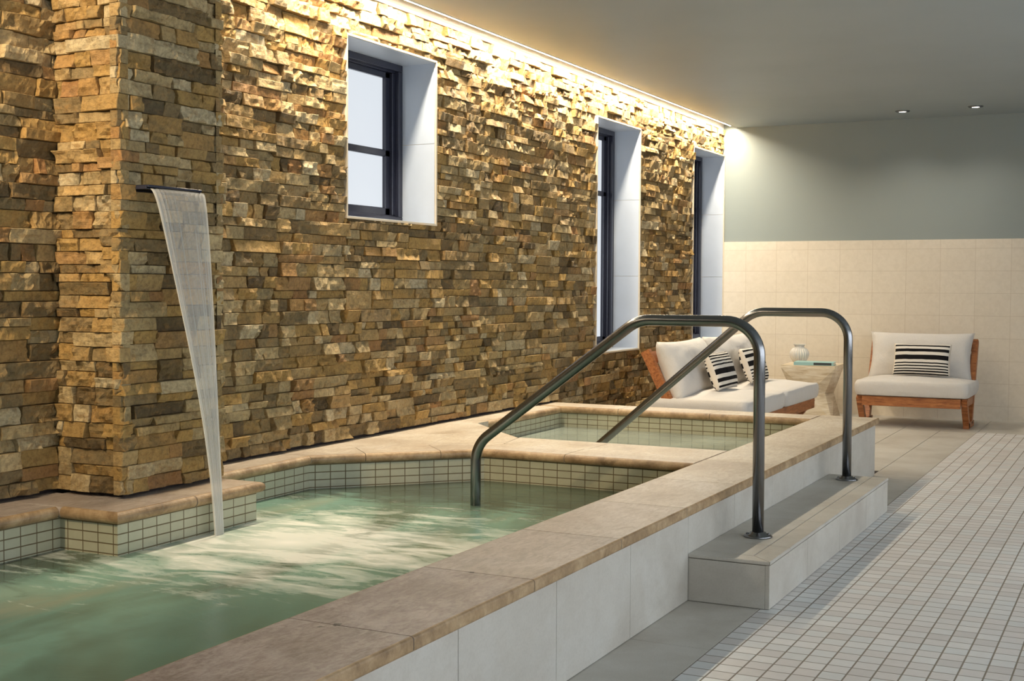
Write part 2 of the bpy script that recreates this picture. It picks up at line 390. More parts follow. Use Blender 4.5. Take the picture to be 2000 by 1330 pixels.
def tube(name, pts, rad, mat, parent=None, seg=20, cap=True):
    pts = [Vector(p) for p in pts]; bm = bmesh.new(); rings = []
    t0 = (pts[1]-pts[0]).normalized(); a = Vector((0, 1, 0)) if abs(t0.y) < .9 else Vector((1, 0, 0))
    nrm = (a - t0*a.dot(t0)).normalized()
    for i, p in enumerate(pts):
        if i == 0: t = t0
        elif i == len(pts)-1: t = (pts[-1]-pts[-2]).normalized()
        else: t = ((pts[i+1]-p).normalized()+(p-pts[i-1]).normalized()).normalized()
        nrm = (nrm - t*nrm.dot(t)).normalized(); b = t.cross(nrm)
        rings.append([bm.verts.new(p+(nrm*math.cos(2*PI*k/seg)+b*math.sin(2*PI*k/seg))*rad) for k in range(seg)])
    for A, B in zip(rings, rings[1:]):
        for k in range(seg): bm.faces.new((A[k], A[(k+1) % seg], B[(k+1) % seg], B[k]))
    if cap: bm.faces.new(rings[0][::-1]); bm.faces.new(rings[-1])
    return from_bm(name, bm, mat, parent, True)
def fillet(path, rads, n=10):
    """polyline with rounded corners"""
    P = [Vector(p) for p in path]; out = [P[0]]
    for i in range(1, len(P)-1):
        a = (P[i-1]-P[i]).normalized(); b = (P[i+1]-P[i]).normalized(); r = rads[i-1]
        ang = a.angle(b); d = r/math.tan(ang/2); c = P[i]+(a+b).normalized()*(r/math.sin(ang/2))
        s0 = P[i]+a*d-c; s1 = P[i]+b*d-c; th = s0.angle(s1)
        for k in range(n+1):
            t = k/n; out.append(c+(s0*math.sin((1-t)*th)+s1*math.sin(t*th))/math.sin(th))
    out.append(P[-1]); return out
def lathe(name, prof, mat, parent=None, seg=48, flute=0., nfl=0, fl_rng=(0, 1)):
    bm = bmesh.new(); rings = []
    for j, (r, z) in enumerate(prof):
        ring = []
        for k in range(seg):
            a = 2*PI*k/seg; rr = r
            if nfl and fl_rng[0] <= z <= fl_rng[1]: rr = r*(1+flute*abs(math.cos(nfl*a/2))-flute)
            ring.append(bm.verts.new((rr*math.cos(a), rr*math.sin(a), z)))
        rings.append(ring)
    for A, B in zip(rings, rings[1:]):
        for k in range(seg): bm.faces.new((A[k], A[(k+1) % seg], B[(k+1) % seg], B[k]))
    bm.faces.new(rings[0][::-1])
    if prof[-1][0] > .001: bm.faces.new(rings[-1])
    return from_bm(name, bm, mat, parent, True)

# ------------------------------------------------------------------ ledger stone generator
def vnoise(u, v, seed):
    ui = np.floor(u).astype(np.int64); vi = np.floor(v).astype(np.int64); fu = u-ui; fv = v-vi
    fu = fu*fu*(3-2*fu); fv = fv*fv*(3-2*fv)
    def h(a, b):
        x = (a*374761393 + b*668265263 + seed*1442695041).astype(np.int64) & 0xffffffff
        x = ((x ^ (x >> 13))*1274126177) & 0xffffffff
        x = x ^ (x >> 16)
        return (x & 0xffff)/65535.
    return (h(ui, vi)*(1-fu)+h(ui+1, vi)*fu)*(1-fv)+(h(ui, vi+1)*(1-fu)+h(ui+1, vi+1)*fu)*fv
def layout(u0, u1, z0, z1, holes, rng):
    """interlocking ledger panels -> list of stones (ua, ub, za, zb)"""
    out = []
    def split(a, b, c, d):
        W, Hh = b-a, d-c
        if Hh > .125 or (Hh > .085 and rng.random() < .8):
            k = rng.choice([.34, .4, .5, .6, .66]) if Hh > .125 else rng.choice([.4, .5, .6])
            m = c+Hh*k; split(a, b, c, m); split(a, b, m, d); return
        mx = rng.choice([.14, .2, .27, .34, .42])
        if W > mx and W > .14:
            m = a+W*rng.uniform(.3, .7); split(a, m, c, d); split(m, b, c, d); return
        out.append((a, b, c, d))
    z = z0; row = 0
    while z < z1-.01:
        h = min(.186, z1-z)
        if z1-z-h < .05: h = z1-z
        u = u0 - rng.uniform(.05, .5)
        while u < u1:
            L = rng.uniform(.5, .78); split(u, u+L, z, z+h); u += L
        z += h; row += 1
    res = []
    for a, b, c, d in out:
        a, b = max(a, u0), min(b, u1)
        if b-a < .012: continue
        rects = [(a, b, c, d)]
        for (ha, hb, hc, hd) in holes:
            nr = []
            for (a_, b_, c_, d_) in rects:
                if b_ <= ha or a_ >= hb or d_ <= hc or c_ >= hd: nr.append((a_, b_, c_, d_)); continue
                if a_ < ha: nr.append((a_, ha, c_, d_))
                if b_ > hb: nr.append((hb, b_, c_, d_))
                m0, m1 = max(a_, ha), min(b_, hb)
                if c_ < hc: nr.append((m0, m1, c_, hc))
                if d_ > hd: nr.append((m0, m1, hd, d_))
            rects = nr
        res += [q for q in rects if q[1]-q[0] > .006 and q[3]-q[2] > .006]
    return res
def stone_mesh(name, faces_def, mat, parent=None, rough=1.0):
    """faces_def: list of (origin, udir, ndir, stones, step, depth_back, prot)"""
    V, Fc, T1, T2 = [], [], [], []; base = 0; rng = random.Random(len(name)*13)
    for org, ud, nd, stones, stepf, back, prot in faces_def:
        org, ud, nd = np.array(org, float), np.array(ud, float), np.array(nd, float)
        for (a, b, c, d) in stones:
            st = stepf((a+b)/2)
            g = .0012; a_, b_, c_, d_ = a+g, b-g, c+g, d-g
            nu = max(1, int(round((b_-a_)/st))); nz = max(2, int(round((d_-c_)/st)))
            e = .0022
            uu = np.concatenate([[a_], np.linspace(a_+e, b_-e, nu-1), [b_]]) if nu > 2 else np.linspace(a_, b_, nu+1)
            zz = np.concatenate([[c_], np.linspace(c_+e, d_-e, nz-1), [d_]]) if nz > 2 else np.linspace(c_, d_, nz+1)
            U, Z = np.meshgrid(uu, zz); sd = rng.randrange(10000)
            p = prot*(rng.random()**1.1) + .004
            tu, tz = rng.gauss(0, .05), rng.gauss(0, .16)
            k = rng.choice([.35, .7, 1.0, 1.35])*rough
            nz_ = (vnoise(U*28+sd, Z*38, sd)-.5)*.025*k + (vnoise(U*75, Z*90+sd, sd+1)-.5)*.012*k
            q = np.abs(vnoise(U*16+sd, Z*26+sd, sd+2)-.5)*-.020*k
            D = p + (U-(a+b)/2)*tu + (Z-(c+d)/2)*tz + nz_ + q
            ed = np.minimum(np.minimum(U-a_, b_-U), np.minimum(Z-c_, d_-Z))
            D = D - .003*np.clip(1-ed/.002, 0, 1)
            D = np.maximum(D, -.008)
            Pt = org + U[..., None]*ud + D[..., None]*nd + Z[..., None]*np.array([0, 0, 1.])
            n1 = nu+1; V.append(Pt.reshape(-1, 3)); nf = 0
            idx = lambda i, j: base+j*n1+i
            for j in range(nz):
                for i in range(nu):
                    Fc.append((idx(i, j), idx(i+1, j), idx(i+1, j+1), idx(i, j+1))); nf += 1
            ring = [(i, 0) for i in range(nu)]+[(nu, j) for j in range(nz)]+[(i, nz) for i in range(nu, 0, -1)]+[(0, j) for j in range(nz, 0, -1)]
            nb = base+n1*(nz+1); cnt = len(ring)
            Rp = np.array([org+uu[i]*ud-back*nd+np.array([0, 0, zz[j]]) for i, j in ring]); V.append(Rp)
            for t in range(cnt):
                t2 = (t+1) % cnt
                Fc.append((idx(*ring[t]), nb+t, nb+t2, idx(*ring[t2]))); nf += 1
            r1 = rng.random(); T1 += [r1]*nf; T2 += [rng.random()]*nf
            base = nb+cnt
    V = np.concatenate(V); me = bpy.data.meshes.new(name)
    me.from_pydata(V.tolist(), [], Fc)
    a1 = me.attributes.new('tone', 'FLOAT', 'FACE'); a1.data.foreach_set('value', T1)
    a2 = me.attributes.new('shift', 'FLOAT', 'FACE'); a2.data.foreach_set('value', T2)
    me.update()
    return link(name, me, mat, parent)

# ------------------------------------------------------------------ room shell
WIN = [(6.1185, 7.1229, 1.6998, 2.7303), (9.79, 10.773, .7502, 2.708), (12.271, 13.05, .7502, 2.7045)]
WIN[2] = (12.271, 13.281-.0, .7502, 2.7045)
X0R, X1R, Y0R = -4.46, 3.4, -3.6     # extents of the room
# floor
bm = bmesh.new()
bbox(bm, XM, X1R, Y0R, 12.15, -.1, 0)
floor = from_bm('floor', bm, MAT['mosaic']); tag(floor, kind='structure')
bm = bmesh.new(); G = .0035
def slabs_floor(x0, x1, xs, y0, y1, ys):
    xs = [x0]+xs+[x1]; ys = [y0]+ys+[y1]
    for a, b in zip(xs, xs[1:]):
        for c, d in zip(ys, ys[1:]): bbox(bm, a+G/2, b-G/2, c+G/2, d-G/2, -.06, 0, .0015, 1)
slabs_floor(XS-.02, XM, [], Y0R, 9.25, [4.36-.66*k for k in range(11, 0, -2)]+[4.36, 5.68, 7.6, 8.9])
slabs_floor(XW-.02, XM, [-3.72, -3.38, -3.05, -2.72, -2.38, -2.045, -1.71], 9.25, 12.15, [10.9, 12.0])
slabs_floor(XW-.02, X1R, [-3.4, -2.72, -2.045, -1.39, -.73, -.07, .6, 1.26, 1.92, 2.6], 12.15, YB+.02, [])
fs = from_bm('large_slabs', bm, MAT['clad'], floor); 
box('grout_bed', XW-.05, XM, Y0R, YB+.05, -.1, -.004, MAT['gap'], floor)
box('grout_bed', XM, X1R, 12.15, YB+.05, -.1, -.004, MAT['gap'], floor)
# ceiling (edge stops short of the stone wall and leaves the light slot)
XCE = -4.0
ceil = box('ceiling', XCE, X1R, Y0R, YB+.1, ZCE, ZCE+.14, MAT['ceil']); tag(ceil, kind='structure')
# back wall: tiled below, painted above
bw = box('wall_back', X0R, X1R, YB+.012, YB+.2, 0, ZCE+.14, MAT['paint']); tag(bw, kind='structure')
me = bpy.data.meshes.new('tiled_wainscot')
x0, x1, y = XW-.05, X1R, YB
me.from_pydata([(x0, y, 0), (x1, y, 0), (x1, y, ZWA), (x0, y, ZWA), (x0, y+.03, ZWA), (x1, y+.03, ZWA)], [], [(0, 1, 2, 3), (3, 2, 5, 4)])
l = me.uv_layers.new(name='uv')
for i, (a, b) in enumerate([(x0, 0), (x1, 0), (x1, ZWA), (x0, ZWA), (x0, ZWA-.03), (x1, ZWA-.03), (x1, ZWA-.02), (x0, ZWA-.02)]): l.data[i].uv = (a, b)
link('tiled_wainscot', me, MAT['wtile'], bw)
# front wall (behind the camera) and right wall; its unseen glowing windows are added as fill light
def wall_with_holes_x(name, x0, x1, ya, yb, z0, z1, holes, mat):
    bm = bmesh.new(); ys = sorted({ya, yb, *[h[0] for h in holes], *[h[1] for h in holes]})
    for a, b in zip(ys, ys[1:]):
        hs = [h for h in holes if h[0] <= a+1e-6 and h[1] >= b-1e-6]
        if hs:
            h = hs[0]
            if h[2] > z0: bbox(bm, x0, x1, a, b, z0, h[2])
            if h[3] < z1: bbox(bm, x0, x1, a, b, h[3], z1)
        else: bbox(bm, x0, x1, a, b, z0, z1)
    return from_bm(name, bm, mat)
FILL_WIN = [(-2.6, -.9, .7, 2.6), (-.4, 1.3, .7, 2.6), (1.8, 3.5, .7, 2.6), (4.0, 5.7, .7, 2.6), (6.2, 7.9, .7, 2.6), (8.6, 10.3, .7, 2.6)]  # unseen window openings, added for daylight fill from the right
tag(wall_with_holes_x('wall_right', X1R, X1R+.2, Y0R, YB+.2, 0, ZCE+.14, FILL_WIN, MAT['beige']), kind='structure')
for i, (a, b, c, d) in enumerate(FILL_WIN):
    f = bmesh.new(); t = .06
    for q in ((a, b, c, c+t), (a, b, d-t, d), (a, a+t, c+t, d-t), (b-t, b, c+t, d-t), ((a+b)/2-t/2, (a+b)/2+t/2, c+t, d-t)):
        bbox(f, X1R+.06, X1R+.13, *q)
    wo = from_bm('window_%d' % (i+4), f, MAT['dark']); tag(wo, kind='structure')
    box('window_pane', X1R+.09, X1R+.10, a+.02, b-.02, c+.02, d-.02, MAT['glassfill'], wo)  # glowing pane of the added fill window
fwall = box('wall_front', X0R, X1R+.2, Y0R-.2, Y0R, 0, ZCE+.14, MAT['beige']); tag(fwall, kind='structure')

# stone wall: backing with window openings, ledger stones in front
XN = XW-.062     # the bay before the pillar sits a little deeper
wl = wall_with_holes_x('wall_left', X0R, XW-.05, 4.1, YB+.1, 0, ZCE-.012, [(a-.012, b+.012, c-.012, d+.012) for a, b, c, d in WIN], MAT['gap'])
tag(wl, kind='structure')
box('bay_backing', X0R, XN-.055, Y0R, 4.1, 0, ZCE-.012, MAT['gap'], wl)
rng = random.Random(11)
holes = [(a-.012, b+.012, c-.012, d+.012) for a, b, c, d in WIN]
st_far = layout(4.5, YB-.004, ZC+.016, ZCE-.02, holes, rng)
st_near = layout(.2, 4.12, ZC+.016, ZCE-.02, [], rng)
st_low = [s for s in layout(9.03, YB-.004, .01, ZC+.016, [], rng)]
stepf = lambda u: .012 if u < 6.2 else (.016 if u < 9 else .02)
stone_mesh('ledger_stones', [((XW-.030, 0, 0), (0, 1, 0), (1, 0, 0), st_far+st_low, stepf, .03, .034), ((XN-.030, 0, 0), (0, 1, 0), (1, 0, 0), st_near, stepf, .03, .034)], MAT['stone'], wl)
# white plaster above the stones inside the light slot, and the slot lid
cove = box('trim_1', X0R, XW-.02, Y0R, YB+.1, ZCE-.012, ZCE+.14, MAT['white']); tag(cove, kind='structure')
lid = box('trim_2', XW-.02, XCE, Y0R, YB+.1, ZCE+.09, ZCE+.14, MAT['white']); tag(lid, kind='structure')
lip = box('trim_3', XCE-.012, XCE, Y0R, YB, ZCE-.003, ZCE+.09, MAT['white']); tag(lip, kind='structure')

# ------------------------------------------------------------------ cove light strip (two runs, either side of the pillar)
def cove_run(y0, y1, label, lm='led', grp='cove light strips'):
    e = empty('cove_light', (-4.07, (y0+y1)/2, ZCE+.09)); tag(e, label, 'light', grp)
    bm = bmesh.new(); bbox(bm, .012, .058, y0-(y0+y1)/2, y1-(y0+y1)/2, -.077, 0); from_bm('housing', bm, MAT['white'], e)
    n = int((y1-y0)/.5); vs, fs = [], []
    for i in range(n):
        a = y0+(y1-y0)*i/n-(y0+y1)/2; b = y0+(y1-y0)*(i+1)/n-(y0+y1)/2; k = len(vs)
        vs += [(.015, a, -.078), (.015, b, -.078), (.058, b, -.078), (.058, a, -.078)]; fs.append((k, k+1, k+2, k+3))
    me = bpy.data.meshes.new('diffuser'); me.from_pydata(vs, [], fs); link('diffuser', me, MAT[lm], e)
cove_run(-1.0, 3.9, 'dim warm light strip in the ceiling slot before the stone pillar', 'lednear')
cove_run(4.75, 7.2, 'dim warm light strip in the ceiling slot between the pillar and the nearest window', 'leddim')
cove_run(7.2, 13.2, 'bright warm light strip in the ceiling slot running to the back wall')

# ------------------------------------------------------------------ windows in the stone wall
def win(i, a, b, c, d, meet, joints):
    xo = XW+.002; xf = XW-.256                      # outer lip, frame plane
    bm = bmesh.new()
    t = .012
    for q in ((a-t, b+t, c-t, c), (a-t, b+t, d, d+t), (a-t, a, c, d), (b, b+t, c, d)): bbox(bm, xf-.05, xo, *q)
    root = from_bm('window_%d' % i, bm, MAT['edge']); tag(root, kind='structure')
    bm = bmesh.new(); g = .0015; e = .004
    zs = [c]+joints+[d]
    for z0, z1 in zip(zs, zs[1:]):
        bbox(bm, xf, xo-.012, a, a+e, z0+g, z1-g); bbox(bm, xf, xo-.012, b-e, b, z0+g, z1-g)
    bbox(bm, xf, xo-.012, a, b, c, c+e); bbox(bm, xf, xo-.012, a, b, d-e, d)
    from_bm('reveal_lining', bm, MAT['reveal'], root)
    # stepped dark frame
    bm = bmesh.new()
    def ringf(x0, x1, ins, wd):
        A, B, Cc, D = a+ins, b-ins, c+ins*.5, d-ins*.5
        for q in ((A, B, Cc, Cc+wd), (A, B, D-wd, D), (A, A+wd, Cc+wd, D-wd), (B-wd, B, Cc+wd, D-wd)): bbox(bm, x0, x1, *q, .003, 1)
    ringf(xf-.05, xf+.008, .004, .045); ringf(xf-.07, xf-.022, .045, .035)
    from_bm('frame', bm, MAT['dark'], root)
    bm = bmesh.new()
    ins = .075
    for q in ((a+ins, b-ins, c+.055, c+.105), (a+ins, b-ins, d-.095, d-.055), (a+ins, a+ins+.05, c+.05, d-.05), (b-ins-.055, b-ins, c+.05, d-.05), (a+ins, b-ins, meet-.022, meet+.022)):
        bbox(bm, xf-.085, xf-.045, *q, .004, 1)
    from_bm('sash', bm, MAT['dark'], root)
    box('window_pane', xf-.075, xf-.068, a+.05, b-.05, c+.05, meet, MAT['glassday'], root)
    box('window_pane', xf-.075, xf-.068, a+.05, b-.05, meet, d-.05, MAT['glassday'], root)
win(1, *WIN[0], 2.155, [2.215]); win(2, *WIN[1], 2.137, [1.40, 2.085]); win(3, *WIN[2], 2.137, [1.415, 2.085])

# ------------------------------------------------------------------ stone pillar with water spout
PX, PYA, PYB = -3.835, 4.005, 4.645
pil = empty('stone_pillar', (PX-.1, (PYA+PYB)/2, ZC)); tag(pil, 'square pillar of split tan ledger stone carrying the water spout', 'pillar')
def reparent(o, p): o.parent = p; o.matrix_parent_inverse = Matrix.Translation(-Vector(p.location)); return o
reparent(box('core', XN-.05, PX-.035, PYA+.035, PYB-.035, ZC+.002, ZCE, MAT['gap']), pil)
rng = random.Random(5)
SY0, SY1, SZ = 4.085, 4.42, 1.705
sA = layout(PYA-.012, PYB+.004, ZC+.016, ZCE-.004, [(SY0, SY1, SZ-.012, SZ+.01)], rng)
sB = layout(XN-.01, PX+.008, ZC+.016, ZCE-.004, [], rng)
reparent(stone_mesh('pillar_stones', [((PX-.012, 0, 0), (0, 1, 0), (1, 0, 0), sA, lambda u: .011, .03, .026),
                 ((0, PYA+.012, 0), (1, 0, 0), (0, -1, 0), sB, lambda u: .011, .03, .026),
                 ((0, PYB-.012, 0), (1, 0, 0), (0, 1, 0), sB, lambda u: .02, .03, .026)], MAT['stone'], None, .8), pil)
sp = empty('water_spout', (PX, (SY0+SY1)/2, SZ)); tag(sp, 'dark metal slot spout high on the stone pillar', 'spout')
bm = bmesh.new(); hy = (SY1-SY0)/2
bbox(bm, -.03, .075, -hy, hy, -.004, .0, .001, 1); bbox(bm, -.03, .078, -hy, hy, .004, .014, .001, 1)
bbox(bm, -.03, .07, -hy-.004, -hy, -.004, .011, .001, 1); bbox(bm, -.03, .07, hy, hy+.004, -.004, .011, .001, 1)
from_bm('lip', bm, MAT['dark'], sp)
# the falling sheet: leaves the lip, gathers into a narrow ribbon, lands in the pool
def sheet():
    n, m = 70, 40; vs, fs, uvs = [], [], []
    zt, zb = SZ-.003, ZWATER-.02
    KT = [0, .012, .089, .163, .28, .398, .546, .71, .844, 1.0]
    YL = [4.10, 4.101, 4.108, 4.122, 4.148, 4.178, 4.220, 4.257, 4.274, 4.284]
    YR = [4.44, 4.425, 4.402, 4.392, 4.378, 4.367, 4.357, 4.352, 4.347, 4.341]
    PL, PR = np.polyfit(KT, YL, 4), np.polyfit([math.sqrt(q_) for q_ in KT], YR, 4); PR_ = PR
    for j in range(n+1):
        k = (j/n)**1.5; z = zt-(zt-zb)*k
        x = PX+.070+.185*math.sqrt(k)
        ya, yb = float(np.polyval(PL, k)), float(np.polyval(PR, math.sqrt(k)))
        for i in range(m+1):
            q_ = i/m*2-1
            bulge = .012*(1-q_*q_)*(1-k)+.0025*math.sin(i*1.7+3*k)
            vs.append((x+bulge, (ya+yb)/2+(yb-ya)/2*q_, z))
    me = bpy.data.meshes.new('water_sheet')
    for j in range(n):
        for i in range(m):
            a = j*(m+1)+i; fs.append((a, a+1, a+m+2, a+m+1)); 
            uvs += [(i/m, j/n), ((i+1)/m, j/n), ((i+1)/m, (j+1)/n), (i/m, (j+1)/n)]
    me.from_pydata(vs, [], fs); l = me.uv_layers.new(name='uv')
    for i, c in enumerate(uvs): l.data[i].uv = c
    me.polygons.foreach_set('use_smooth', [True]*len(me.polygons))
    return me
o = link('water_sheet', sheet(), MAT['fall']); tag(o, 'thin ribbon of water falling from the pillar spout into the pool', 'waterfall')
sol = o.modifiers.new('thick', 'SOLIDIFY'); sol.thickness = .004

# ------------------------------------------------------------------ pool surround
ps = empty('pool_surround', (-1.9, 4, 0)); tag(ps, 'raised pool edge with travertine coping slabs and pale stone cladding', 'pool edge')
def P_(o): return reparent(o, ps)
T = .05
C0, C1 = ZC-.042, ZC
bm = bmesh.new(); g = .002
ys = [-1.52+.716*k for k in range(0, 15)]
ys = [y for y in ys if y < YEND-.2]+[YEND]
for a, b in zip(ys, ys[1:]):
    prism(bm, [(XC, a+g), (XC, b-g), (XI, b-g), (XI, a+g)], C0, C1, .004, 2, [0, 2], .010, 1)
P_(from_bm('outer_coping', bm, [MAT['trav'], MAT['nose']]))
bm = bmesh.new(); XL = XW-.048; XLN = XN-.048; N0 = ZC-.048
R = .0235
def sl(pts, rnd): prism(bm, pts, N0, ZC, .003, 2, rnd, R, 1)
def rect(x0, x1, y0, y1): return [(x1-g, y0+g), (x1-g, y1-g), (x0+g, y1-g), (x0+g, y0+g)]   # edge 0 faces +x, 1 +y, 2 -x, 3 -y
XLB = -3.925; PCX = -3.615; PCY = 3.745; PCE = 4.68
for a, b in ((-1.5, -.6), (-.6, .3), (.3, 1.2), (1.2, 2.1), (2.1, 3.0), (3.0, PCY)): sl(rect(XLN, XLB, a, b), [0])
sl([(XLB, PCY-.001), (PCX, PCY), (PCX, PCY+.26), (XLB+.05, PCY+.26), (XLN, PCY+.26), (XLN, PCY-.001)], [0, 1])
sl(rect(XL, PCX, PCY+.262, 4.215), [0]); sl([(PCX, 4.219), (PCX, PCE), (XL, PCE), (XL, 4.219)], [0, 1])
XD = -3.945
sl(rect(XL, XD, PCE, 5.50), [0])
d1, d2 = (XD, 5.505), (-3.285, YD)
def lerp(a, b, t): return (a[0]+(b[0]-a[0])*t, a[1]+(b[1]-a[1])*t)
nx, ny = -.7071, .7071
def off(p, w): return (p[0]+nx*w, p[1]+ny*w)
g2 = .004
sl([(XD, 5.503), lerp(d1, d2, .30), off(lerp(d1, d2, .30), .30), (XL, 5.80), (XL, 5.503)], [0])
sl([lerp(d1, d2, .304), lerp(d1, d2, .74), off(lerp(d1, d2, .74), .27), off(lerp(d1, d2, .304), .27)], [0])
sl([lerp(d1, d2, .744), d2, (-2.80, YD), (-2.80, 6.47), (-3.30, 6.46), off(lerp(d1, d2, .744), .27)], [0, 1])
sl([off(lerp(d1, d2, .304), .274), off(lerp(d1, d2, .744), .274), (-3.78, 6.72), (XL, 6.36), (XL, 5.804), off(lerp(d1, d2, .30), .304)], [])
sl([off(lerp(d1, d2, .744), .274), (-3.30, 6.464), (-3.36, 6.79), (-3.64, 7.06), (-3.78, 6.724)], [2])
sl([(-3.78, 6.728), (-3.644, 7.064), (-3.945, 7.35), (-3.945, 7.5), (XL, 7.5), (XL, 6.365)], [1])
for a, b in ((-2.796, -2.08),):
    sl([(a, YD), (b, YD), (b, 6.47), (a-(.13 if a < -3 else 0), 6.47)]+([(a, YD+.04)] if a < -3 else []), [0])
for a, b in ((-3.30, -2.78), (-2.776, -2.08)):
    aa = -3.355 if a < -3.2 else a
    sl([(a, 6.474), (b, 6.474), (b, 6.80), (aa, 6.80)], [2])
sl(rect(XL, -3.945, 7.502, 8.67), [0])
YSB = 8.70
for a, b in ((XL, -3.5), (-3.5, -2.8), (-2.8, -2.08)): prism(bm, [(b-g, YSB), (b-g, YEND), (a+g, YEND), (a+g, YSB)], N0, ZC, .003, 2, [1, 3], R, 1)
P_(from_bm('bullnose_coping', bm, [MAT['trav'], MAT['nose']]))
# masonry under the coping
bm = bmesh.new()
bbox(bm, XI-.05+.08, XS-.02, -1.6, YEND-.04, 0, C0)
P_(from_bm('inner_core', bm, MAT['gap']))
bm = bmesh.new()
ys = [3.051+.652*k for k in range(-7, 9)]; ys = [y for y in ys if y < YEND-.1]+[YEND-.025]
for a, b in zip(ys, ys[1:]): bbox(bm, XS-.018, XS, a+.0016, b-.0016, .002, C0, .0012, 1)
xs = [XL, -3.6, -2.95, -2.3, XS-.019]
for a, b in zip(xs, xs[1:]): bbox(bm, a+.001, b-.001, YEND-.043, YEND-.025, .002, C0, .0012, 1)
P_(from_bm('cladding', bm, MAT['clad']))
# tiled pool walls
i_ = .03
pool_pts = [(XLB-i_, -1.5), (XLB-i_, PCY+i_), (PCX-i_, PCY+i_), (PCX-i_, PCE-i_), (XD-i_, PCE-i_), (XD-i_, 5.505+.012), (-3.285-.012, YD+i_), (XI+i_, YD+i_), (XI+i_, -1.5), (XLB-i_, -1.5)]
P_(wall_quads('pool_wall_tiles', list(zip(pool_pts, pool_pts[1:])), -.75, N0+.002, MAT['pool']))
spa_pts = [(XI+i_, 6.80-i_), (-3.36-.012, 6.80-i_), (-3.945-i_, 7.36-.012), (-3.945-i_, YSB+i_), (XI+i_, YSB+i_), (XI+i_, 6.80-i_)]
P_(wall_quads('spa_wall_tiles', list(zip(spa_pts, spa_pts[1:])), -.75, N0+.002, MAT['pool']))
bm = bmesh.new(); bbox(bm, XL, XI+.06, -1.6, YD+.2, -.8, -.55); bbox(bm, XL, XI+.06, 6.7, 8.8, -.8, -.45)
bbox(bm, XLB-.04, -3.5, -1.5, 3.7, -.7, -.16); bbox(bm, -2.5, XI+.06, 1.0, 6.2, -.7, -.2); bbox(bm, XL, -3.45, 6.8, 8.72, -.6, -.1); bbox(bm, XL, XI+.06, 8.3, 8.72, -.6, -.05)
P_(from_bm('basin_floor', bm, MAT['basin']))
# water bodies
def flat_poly(name, pts, z, mat):
    bm = bmesh.new(); bm.faces.new([bm.verts.new((x, y, z)) for x, y in pts]); 
    o = from_bm(name, bm, mat)
    if o.data.polygons[0].normal.z < 0: o.data.flip_normals()
    return o
tag(flat_poly('pool_water', pool_pts[:-1], ZWATER, MAT['pwater']), 'churning green pool water foaming under the waterfall', 'water')
tag(flat_poly('spa_water', spa_pts[:-1], .245, MAT['swater']), 'still clear water in the far square spa', 'water')

# ------------------------------------------------------------------ entry step
es = empty('pool_step', (-1.52, 6.3, 0)); tag(es, 'pale stone step beside the raised pool edge, both handrails standing on it', 'step')
SY_0, SY_1 = 5.007, 7.573
bm = bmesh.new(); bbox(bm, XS+.001, XT-.02, SY_0+.02, SY_1-.02, 0.001, ZS-.02); reparent(from_bm('step_core', bm, MAT['gap']), es)
bm = bmesh.new(); ys = [SY_0+.002, 5.645, 6.30, 6.945, SY_1-.002]
for a, b in zip(ys, ys[1:]): bbox(bm, XT-.02, XT-.002, a+.0017, b-.0017, .002, ZS-.018, .001, 1)
bbox(bm, XS+.001, XT-.021, SY_0+.002, SY_0+.02, .002, ZS-.018, .001, 1); bbox(bm, XS+.001, XT-.021, SY_1-.02, SY_1-.002, .002, ZS-.018, .001, 1)
reparent(from_bm('riser', bm, MAT['clad']), es)
bm = bmesh.new(); ys = [SY_0+.09, 5.33, 5.98, 6.63, 7.28, SY_1]
for a, b in zip(ys, ys[1:]): bbox(bm, XS+.002, -1.4455, a+.0016, b-.0016, ZS-.016, ZS, .001, 1)
ys = [SY_0, 5.33, 5.98, 6.63, 7.28, SY_1]
for k, (a, b) in enumerate(zip(ys, ys[1:])):
    a2 = a+.09 if k == 0 else a
    prism(bm, [(XT, a+.0016), (XT, b-.0016), (-1.4425, b-.0016), (-1.4425, a2+.0016)], ZS-.016, ZS, .003, 2, [0], .005)
prism(bm, [(XT-.002, SY_0), (-1.4445, SY_0+.0885), (XS+.002, SY_0+.0885), (XS+.002, SY_0)], ZS-.016, ZS, .003, 2, [3], .005)
reparent(from_bm('tread', bm, MAT['clad']), es)

# ------------------------------------------------------------------ handrails
def rail(Y, path, rads, label, flange=True):
    e = empty('handrail', (path[0][0], Y, ZS)); tag(e, label, 'handrail', 'pool handrails')
    ox = path[0][0]; pts = [(x-ox, 0, z-ZS) for x, z in path]
    tube('rail_tube', fillet(pts, rads, 12), .0255, MAT['steel'], e, 24)
    f = lathe('flange', [(.062, 0), (.064, .004), (.058, .010), (.040, .014), (.034, .022), (.0275, .024)], MAT['steel'], e)
    for k in range(2):
        b = lathe('bolt', [(.007, 0), (.007, .006), (.002, .008)], MAT['steel'], f, 10); b.location = (.046*math.cos(k*PI+.3), .046*math.sin(k*PI+.3), .010)
rail(5.5, [(-1.540, ZS), (-1.543, 1.150), (-2.115, 1.150), (-2.962, .52), (-2.966, -.55)], [.155, .19, .16], 'nearer steel pool handrail, its foot in the foaming water')
rail(7.39, [(-1.552, ZS), (-1.556, 1.158), (-2.11, 1.158), (-3.25, .175), (-3.26, -.45)], [.155, .19, .14], 'farther steel pool handrail reaching into the still spa')

